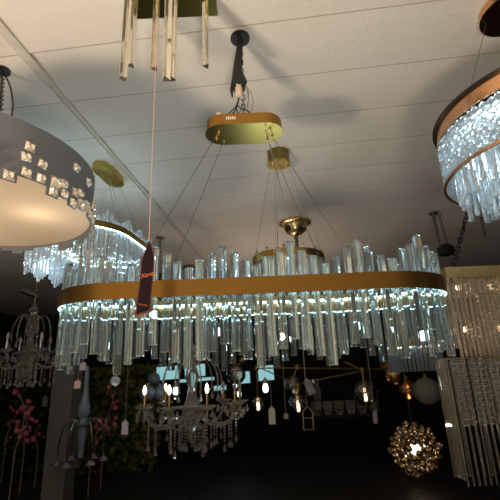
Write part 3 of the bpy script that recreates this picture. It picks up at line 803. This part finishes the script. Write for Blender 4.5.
# branched globe light
sy = 6.2
def W(px, py, y=sy): return at_y(px, py, y)
base = W(330, 369)
sp = thing('branched_globe_light', 'branching brass light with clear glass globes on thin rods below the crystals', 'ceiling light', base)
Lq = lambda px, py, dy=0: W(px, py, sy + dy) - base
for (a, b, r_) in ((Lq(262, 368, .0), Lq(402, 369, .0), .010), (Lq(258, 367, -.1), Lq(297, 384, .1), .009), (Lq(297, 384, .1), Lq(362, 371, 0), .009), (Lq(362, 370), Lq(345, 362, .15), .009)):
    q = MB(); q.tube([a, b], r_, 8); q.build('rod', brass_dark, sp)
def globe(px, py, r, hub, bulb, dy=0.0, glass=None, lit=None):
    c = Lq(px, py, dy); R_ = r * (sy + dy) / 400
    q = MB(); q.sphere(c, R_, 24, 16); g = q.build('glass_globe', glass or globe_glass, sp, smooth=True)
    h = Lq(*hub, dy)
    q = MB(); q.tube([h, c + Vector((0, 0, R_ * .5))], .012, 8); q.build('stem', brass_dark, sp)
    q = MB(); q.sphere(h, .045, 14, 10); q.build('hub', brass_dark, sp, smooth=True)
    q = MB(); q.lathe([(.025, R_ * .4), (.025, R_ * .95)], 10, Matrix.Translation(c)); q.build('socket', brass_dark, sp)
    q = MB(); q.lathe([(.017, -.05), (.021, -.04), (.021, .03), (.017, .05)], 10, Matrix.Translation(c + Vector((.003, 0, -R_ * .35)))); q.build('bulb', flame if bulb else opal, sp)
globe(365, 393, 11.5, (362, 370), True); globe(293, 385, 8.5, (297, 367), False, .1); globe(298, 404, 9, (298, 386), True, .0); globe(258, 404, 6, (257, 368), True, .15); globe(236, 374, 9.5, (242, 360), False, .2)
globe(394, 376, 10, (402, 369), False, .05, amber_glass)
cord_up(sp, Lq(330, 369).x, 0, 0, CEIL - base.z, .009, brass_dark, 'stem')
q = MB(); q.lathe([(.05, CEIL - base.z - .025), (.05, CEIL - base.z)], 20); q.build('ceiling_cup', brass_dark, sp)

def globe_pendant(px, py, r, y, mat, label, group=None, bulb=False, cat='pendant light'):
    c = W(px, py, y); R_ = r * y * .98 / 400
    t = thing('globe_pendant', label, cat, c, 0, group)
    q = MB(); q.sphere((0, 0, 0), R_, 28, 18); q.build('globe', mat, t, smooth=True)
    q = MB(); q.lathe([(R_ * .22, R_ * .93), (R_ * .22, R_ * 1.2), (.006, R_ * 1.3)], 14); q.build('cap', brass_dark, t, smooth=True)
    cord_up(t, 0, 0, R_ * 1.2, CEIL - c.z, .0016)
    if bulb: q = MB(); q.sphere((0, 0, -R_ * .5), R_ * .16, 10, 8); q.build('bulb', flame, t)
    return t
globe_pendant(427, 391, 12.5, 6.7, opal, 'plain off-white globe pendant beside the rod curtain of the tall chandelier')
globe_pendant(408, 391, 11, 7.1, amber_glass, 'amber glass globe pendant just left of the off-white globe', bulb=True)  # inner bulb added to brighten the amber glass
globe_pendant(147, 393, 7.5, 6.3, pale_blue, 'pale blue globe pendant at lower left of the glowing candle chandelier')
globe_pendant(159, 393, 7, 6.5, pale_blue, 'pale blue globe pendant just left of the first glowing candle bulb')
globe_pendant(154, 379, 6, 6.7, pale_blue, 'highest of the three pale blue globe pendants')
hang_ball = True

bc = W(115.5, 381, 1.45)
t = thing('crystal_ball', 'small clear crystal ball hanging by a wire in front of the dark foliage', 'crystal ball', bc)
q = MB(); q.sphere((0, 0, 0), .0165, 12, 8); q.build('ball', crystal_b, t)
q = MB(); q.tube([(0, 0, .015), (0, 0, HB - bc.z)], .0007, 5); q.build('wire', steel, t)
q = MB(); q.lathe([(.004, .016), (.006, .02), (.003, .028)], 8); q.build('cap', steel, t)
# gold bead ball
gb = W(415, 449, 6.0)
t = thing('bead_ball_light', 'round golden cluster light of crystal beads at the bottom right', 'pendant light', gb); t.scale = (2.4,) * 3
gold_bead = metal('gold_bead', (.85, .62, .35), .12, .05); rg2 = random.Random(8); n_ = 100
q = MB(); q.sphere((0, 0, 0), .03, 16, 12); q.build('bulb', flame, t, smooth=True)  # glowing core added to brighten the beads
bd = MB(); bd.sphere((0, 0, 0), .0165, 10, 8); bdm = bd.mesh('bead', gold_bead, True); bdc = MB(); bdc.sphere((0, 0, 0), .0165, 7, 5); bdcm = bdc.mesh('bead', crystal_w)
for k in range(n_):
    z = 1 - 2 * (k + .5) / n_; r_ = math.sqrt(1 - z * z); a = k * 2.39996
    R_ = .125 + rg2.uniform(-.012, .012)
    link('bead', bdm if k % 3 else bdcm, t, (R_ * r_ * math.cos(a), R_ * r_ * math.sin(a), R_ * z))
q = MB()
for k in range(n_):
    z = 1 - 2 * (k + .5) / n_; r_ = math.sqrt(1 - z * z); a = k * 2.39996
    q.tube([(0, 0, 0), (.12 * r_ * math.cos(a), .12 * r_ * math.sin(a), .12 * z)], .0015, 4)
q.build('wire_spokes', brass_dark, t)
cord_up(t, 0, 0, .1, (CEIL - gb.z) / 2.4, .002, steel, 'stem')

# small crystal ring lamp behind the right end
rc = W(414, 352, 5.2)
t = thing('fringed_crystal_light', 'small round crystal fringe light behind the right end of the oval chandelier', 'ceiling light', rc); t.scale = (2.45,) * 3
wall_ring(MB(), .0001, .135, .004, .03, .07, 20).build('metal_ring', gold_plate, t, smooth=True)
q = MB(); q.lathe([(.11, .0), (.12, .03)], 28); q.build('lamp_plate', plain('tan_diffuser', (.5, .42, .33), .5), t)
fr_m = rod_mesh(.13, .013, 6, 'tri').mesh('crystal_rod', crystal_b)
wall_ring(MB(), .0001, .118, .012, .018, .022, 20).build('led_strip', led_bright, t)
for k in range(44):
    a = 2 * PI * k / 44; link('crystal_rod', fr_m, t, (.128 * math.cos(a), .128 * math.sin(a), -.03), (0, 0, a + PI / 2))
cord_up(t, 0, 0, .03, (CEIL - rc.z) / 2.45, .003, brass_dark, 'stem')
# amber bowls above
bw = W(390, 366, 7.6)
t = thing('amber_bowl_pendant', 'amber glass bowl pendant left of the small crystal fringe light', 'pendant light', bw); t.scale = (2.4,) * 3
q = MB(); q.lathe([(.02, .05), (.05, .045), (.085, .02), (.095, -.01), (.08, -.04), (.04, -.06)], 28); q.build('glass_bowl', amber_glass, t, smooth=True)
q = MB(); q.lathe([(.045, -.03), (.05, .0), (.03, .03)], 20); q.build('reflector', gold_shiny, t, smooth=True)
q = MB(); q.sphere((0, 0, -.03), .014, 10, 8); q.build('bulb', flame, t, smooth=True)
cord_up(t, 0, 0, .05, (CEIL - bw.z) / 2.4, .001)

# cool lit flat panels far behind
pan = emis('cool_panel', (.42, .85, .92), .55); pb_m = plain('panel_box', (.2, .24, .26), .5)
def panel_light(px0, px1, py0, py1, y, label):
    a = W(px0, py0, y); b = W(px1, py1, y); c = (a + b) / 2
    t = thing('panel_light', label, 'panel light', c)
    w = abs(b.x - a.x); h = abs(a.z - b.z)
    M = Matrix.Rotation(-.04, 4, 'Y')
    q = MB(); q.box((0, .03, 0), (w + .02, .05, h + .02), M); q.build('housing', pb_m, t)
    q = MB(); q.box((0, 0, 0), (w, .012, h), M); q.build('lit_face', pan, t)
    for sx in (-.4, .4): cord_up(t, sx * w, .03, h / 2, CEIL - c.z, .002)
panel_light(157, 178, 367, 379, 7.0, 'leftmost glowing pale cyan panel light in the dark behind')
panel_light(185, 205, 365, 376, 7.2, 'glowing pale cyan panel light behind the column of the candle chandelier')
panel_light(258, 274, 366, 380, 6.8, 'glowing cyan panel light just right of centre behind the globe light')
panel_light(214, 226, 386, 390, 6.6, 'thin low glowing cyan bar behind the right candle bulbs')
panel_light(180, 214, 379, 380.5, 7.5, 'long dim cyan bar light crossing behind the candle chandelier')
panel_light(238, 250, 372, 383, 7.3, 'glowing cyan panel behind the leftmost clear globe')
def small_pendant(px, py, y, label, mat=cool_bulb):
    y = y + 2.6; c = W(px, py, y); t = thing('small_bulb_pendant', label, 'pendant light', c); t.scale = (1.9,) * 3
    q = MB(); q.lathe([(.008, -.03), (.018, -.02), (.018, .01), (.012, .03)], 12); q.build('bulb', mat, t, smooth=True)
    q = MB(); q.lathe([(.03, .028), (.012, .06), (.005, .07)], 14); q.build('holder', chrome_dim, t, smooth=True)
    cord_up(t, 0, 0, .06, (CEIL - c.z) / 1.9, .001)
small_pendant(265.5, 388, 3.0, 'small cool white bulb pendant in front of the right cyan panel')
small_pendant(175.5, 391, 3.6, 'small cool bulb pendant between the two leftmost candle bulbs')
small_pendant(235, 385, 4.9, 'small cool bulb pendant under the leftmost clear globe')
small_pendant(239.5, 394, 5.2, 'tiny cool bulb pendant to the right of the rightmost candle')
small_pendant(218, 332, 3.3, 'small cool bulb seen through the middle crystal bars')

# paper tags on strings, tied to the frame of the oval chandelier or to the thing behind them
TAGY = {45: 4.95, 125: 1.45, 375: 1.44, 286: 1.46, 309: 1.43, 308: 1.47, 83: 1.5, 77.5: 1.44}
def paper_tag(px, py, w, h, y, col, label, rot=0.0, outline=False):
    y = TAGY.get(px, 1.45)
    c = W(px, py, y); k = y / 400; t = thing('price_tag', label, 'tag', c)
    w *= k; h *= k; P_ = [(-w / 2, -h / 2), (w / 2, -h / 2), (w / 2, h * .28), (0, h / 2), (-w / 2, h * .28)]
    cr, sr = math.cos(rot), math.sin(rot); P2_ = [(x * cr - z * sr, x * sr + z * cr) for x, z in P_]
    col = tuple(c_ * .45 for c_ in col); mt = plain('tag_paper', col, .7)
    if outline:
        q = MB(); q.tube([(x, 0, z) for x, z in P2_], .0022, 6, closed=True); q.build('frame', mt, t)
        q = MB(); q.tube([(-w / 2, 0, 0), (w / 2, 0, 0)], .0014, 5); q.build('cross_bar', mt, t)
    else: flat(P2_, .0012).build('card', mt, t)
    tp_ = P2_[3]; q = MB(); q.tube([(tp_[0], 0, tp_[1]), (tp_[0], 0, (HB if y < 2 else CEIL) - c.z)], .0005, 4); q.build('string', wire_grey, t)
    if not outline and w > .02:
        q = MB()
        for i in range(3): q.box((0, -.0012, -h * .05 - i * h * .12), (w * .5, .0006, h * .03))
        q.build('print_lines', wire_grey, t)
paper_tag(272, 415, 6, 16, 2.0, (.42, .38, .36), 'pale paper price tag hanging in the dark right of the candle chandelier')
paper_tag(309, 386, 7, 16, 1.9, (.13, .14, .16), 'tilted grey paper price tag beside the lower clear globe', .35)
paper_tag(308, 418, 9, 20, 1.9, (.24, .20, .12), 'thin brass house-shaped wire frame hanging by a string', outline=True)
paper_tag(286, 416, 4, 5, 2.4, (.22, .22, .24), 'tiny grey square tag between the pale tag and the wire frame')
paper_tag(125, 427, 6, 13, 2.2, (.34, .30, .42), 'lilac paper price tag hanging before the dark foliage')
paper_tag(45, 401, 5, 10, 2.6, (.20, .19, .18), 'small grey price tag hanging left of the grey column')
paper_tag(77.5, 384, 6, 8, 1.8, (.48, .33, .31), 'small pink paper tag just under the left crystal bars')
paper_tag(375, 417, 4, 11, 2.6, (.20, .16, .20), 'narrow dim price tag below the right clear globe')
paper_tag(83, 366, 6, 8, 1.9, (.3, .3, .34), 'small bluish tag behind the leftmost crystal bars')

# bottle shaped blue glass chandelier by the column
bl = W(84, 412, 5.3)
t = thing('bottle_chandelier', 'chandelier with a pale blue bottle-shaped glass body hanging beside the grey column', 'chandelier', bl); t.scale = (1.7,) * 3
q = MB(); q.lathe([(.012, .32), (.016, .26), (.018, .16), (.026, .09), (.042, .03), (.044, -.01), (.025, -.04), (.03, -.06), (.05, -.08), (.03, -.10), (.02, -.3)], 20); q.build('glass_body', pale_blue, t, smooth=True)
for k in range(6):
    a = k * PI / 3 + .3; c_, s_ = math.cos(a), math.sin(a); P_ = lambda r, z: Vector((c_ * r, s_ * r, z))
    q = MB(); q.tube(bez(P_(.03, -.08), P_(.10, .02), P_(.16, -.12), P_(.15, -.30), 14), .006, 6); q.build('arm', chrome_dim, t, smooth=True)
    q = MB(); q.lathe([(.012, -.34), (.04, -.33), (.012, -.30)], 14, Matrix.Translation((.15 * c_, .15 * s_, 0))); q.build('cup', chrome_dim, t, smooth=True)
cord_up(t, 0, 0, .3, (CEIL - bl.z) / 1.7, .002)

# dim glass fixture with a row of cups
dc = W(345, 408, 6.6)
t = thing('glass_cup_chandelier', 'unlit linear fixture with a row of ribbed glass cups in the dark', 'chandelier', dc); t.scale = (2.2,) * 3
q = MB(); q.box((0, 0, -.05), (.46, .03, .02)); q.build('bar', blackmetal, t)
for k in range(6):
    x = -.2 + .08 * k
    q = MB(); q.lathe([(.018, -.04), (.034, -.01), (.036, .05), (.033, .05), (.03, -.005)], 10, Matrix.Translation((x, 0, 0)), cap=False); q.build('glass_cup', crystal_d, t)
q = MB(); q.lathe([(.02, 0), (.03, .02), (.02, .05), (.03, .10), (.02, .16), (.025, .2)], 10, Matrix.Translation((-.19, -.02, 0))); q.build('glass_column', crystal_d, t)
cord_up(t, -.19, -.02, .2, (CEIL - dc.z) / 2.2, .0015); cord_up(t, .19, 0, -.05, (CEIL - dc.z) / 2.2, .0015)

# foliage and flowers
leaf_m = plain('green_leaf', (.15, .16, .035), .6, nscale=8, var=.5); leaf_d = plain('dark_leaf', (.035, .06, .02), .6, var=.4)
pink = plain('pink_petal', (.70, .17, .24), .6, nscale=30, var=.3); twig = plain('twig', (.30, .22, .20), .8)
def leafmass(name, label, px0, px1, py0, py1, y, n, mat, seed):
    rr_ = random.Random(seed); a = W(px0, py0, y); b = W(px1, py1, y); c = (a + b) / 2; q = MB()
    for i in range(n):
        p = Vector((rr_.uniform(a.x, b.x), y + rr_.uniform(-.3, .3), rr_.uniform(b.z, a.z)))
        M = Matrix.Translation(p - Vector((c.x, y, c.z))) @ Matrix.Rotation(rr_.uniform(0, 6.3), 4, 'Z') @ Matrix.Rotation(rr_.uniform(-1.4, 1.4), 4, 'X') @ Matrix.Rotation(rr_.uniform(-1, 1), 4, 'Y')
        L_ = rr_.uniform(.10, .18); w = L_ * .38
        q.vface([(0, -L_ / 2, 0), (w, -L_ * .1, .008), (w * .7, L_ * .25, .006), (0, L_ / 2, -.01), (-w * .7, L_ * .25, .006), (-w, -L_ * .1, .008), (0, 0, -.006)], [(0, 1, 6), (1, 2, 6), (2, 3, 6), (3, 4, 6), (4, 5, 6), (5, 0, 6)], M)
    o = q.build(name, mat, None, loc=(c.x, y, c.z)); tag(o, label, 'foliage', kind='stuff')
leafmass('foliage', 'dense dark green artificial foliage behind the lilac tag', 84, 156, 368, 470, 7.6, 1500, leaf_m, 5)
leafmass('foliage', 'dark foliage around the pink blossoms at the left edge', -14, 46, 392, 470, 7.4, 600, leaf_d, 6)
pbm = []
for sd in range(3):
    q = MB()
    for k in range(5):
        a = 2 * PI * k / 5; M = Matrix.Rotation(a, 4, 'Z') @ Matrix.Rotation(.5 + .15 * sd, 4, 'Y')
        q.vface([(0, 0, 0), (.018, -.014, .002), (.036, -.008, .006), (.038, .008, .006), (.018, .014, .002)], [(0, 1, 2, 3, 4)], M)
    q.sphere((0, 0, .004), .006, 6, 4); pbm.append(q.mesh('blossom', pink))
def branch(px, py, y, H_, n, seed, label):
    b = W(px, py, y); rr_ = random.Random(seed); t = thing('blossom_branch', label, 'artificial flowers', b, 0, None)
    t.scale = (1.7,) * 3; H_ *= .85
    pts = bez(Vector((0, 0, 0)), Vector((rr_.uniform(-.05, .05), 0, H_ * .4)), Vector((rr_.uniform(-.1, .1), 0, H_ * .7)), Vector((rr_.uniform(-.08, .12), 0, H_)), 10)
    q = MB(); q.tube([Vector((0, 0, -b.z / 1.7))] + pts, .005, 5); q.build('stem', twig, t)
    for i in range(n):
        p = pts[rr_.randint(2, 10)] + Vector((rr_.uniform(-.06, .06), rr_.uniform(-.05, .05), rr_.uniform(-.04, .04)))
        link('blossom', pbm[i % 3], t, p, (rr_.uniform(.6, 2.2), rr_.uniform(-.6, .6), rr_.uniform(0, 6))).scale = (.62,) * 3
branch(5, 450, 7.0, .42, 16, 1, 'pink blossom branch at the far left bottom corner')
branch(15, 450, 5.7, .52, 22, 2, 'tallest pink blossom branch at the bottom left')
branch(24, 452, 6.3, .40, 16, 3, 'pink blossom branch just right of the tallest one at left')
branch(38, 452, 6.6, .28, 7, 4, 'short pink blossom spray nearest the grey column on its left')
branch(103, 446, 6.4, .52, 14, 5, 'slender pink blossom branch in front of the green foliage')
branch(91, 450, 6.0, .28, 9, 6, 'low pink blossom spray right of the pale blue bottle chandelier')

# ---------------------------------------------------------------- added fill and glint lights, all unseen
def light(kind, name, loc, energy, col, size=.3, rot=None, spot=None):
    l = bpy.data.lights.new(name, kind); l.energy = energy; l.color = col
    if kind == 'AREA': l.shape = 'DISK'; l.size = size
    else: l.shadow_soft_size = size
    o = bpy.data.objects.new(name, l); C.objects.link(o); o.location = loc
    if rot: o.rotation_euler = rot
    return o
UP = (PI, 0, 0)
light('AREA', 'ceiling_fill', (-1.5, -0.4, 0.9), 100, (1, .80, .60), .35, UP)  # unseen upward area lights, added to brighten the ceiling
light('AREA', 'ceiling_fill', (0.2, -0.6, 0.9), 50, (1, .88, .74), .35, UP)
light('POINT', 'cool_fill', (-1.6, 2.7, 2.3), 8.0, (.80, .93, 1.0), .05)  # unseen point light added near the left chandelier
light('AREA', 'ceiling_fill', (0.3, 4.8, 1.6), 9, (1, .80, .66), .6, UP)
light('AREA', 'ceiling_fill', (0.2, 2.6, 1.55), 4, (.85, .95, 1.0), .4, UP)
for (lx, ly, lz, le, lc) in ((-2.9, 0.6, 1.75, 2.0, (1, .9, .75)), (-3.3, 2.2, 2.0, 2.0, (.8, .95, 1)), (-2.2, -1.4, 1.9, 2.0, (1, .9, .8)), (2.7, 0.3, 1.8, 1.6, (.85, .95, 1)),
                             (3.4, 2.4, 1.95, 1.6, (1, .88, .7)), (2.0, -1.5, 1.7, 1.6, (1, .92, .8)), (-.9, -2.0, 2.1, 1.6, (.85, .95, 1)), (.8, -2.3, 1.85, 1.6, (1, .9, .75)), (-3.6, 4.2, 1.9, 1.6, (.8, .95, 1)), (3.9, 4.4, 1.9, 1.6, (.9, .95, 1))):
    light('POINT', 'glint_light', (lx, ly, lz), le, lc, .045)  # unseen point lights added to give the crystal rods bright streaks
wd = bpy.data.worlds.new('world'); scene.world = wd; wd.use_nodes = True
wd.node_tree.nodes['Background'].inputs[0].default_value = (.5, .55, .6, 1); wd.node_tree.nodes['Background'].inputs[1].default_value = .02

scene.view_settings.view_transform = 'Standard'; scene.view_settings.look = 'None'
scene.view_settings.gamma = 1; scene.view_settings.exposure = 0; scene.view_settings.use_curve_mapping = False
cy = scene.cycles
cy.max_bounces = 14; cy.transmission_bounces = 12; cy.glossy_bounces = 6; cy.diffuse_bounces = 3; cy.transparent_max_bounces = 8
cy.sample_clamp_indirect = 6; cy.caustics_reflective = True; cy.caustics_refractive = True; cy.blur_glossy = 0.5
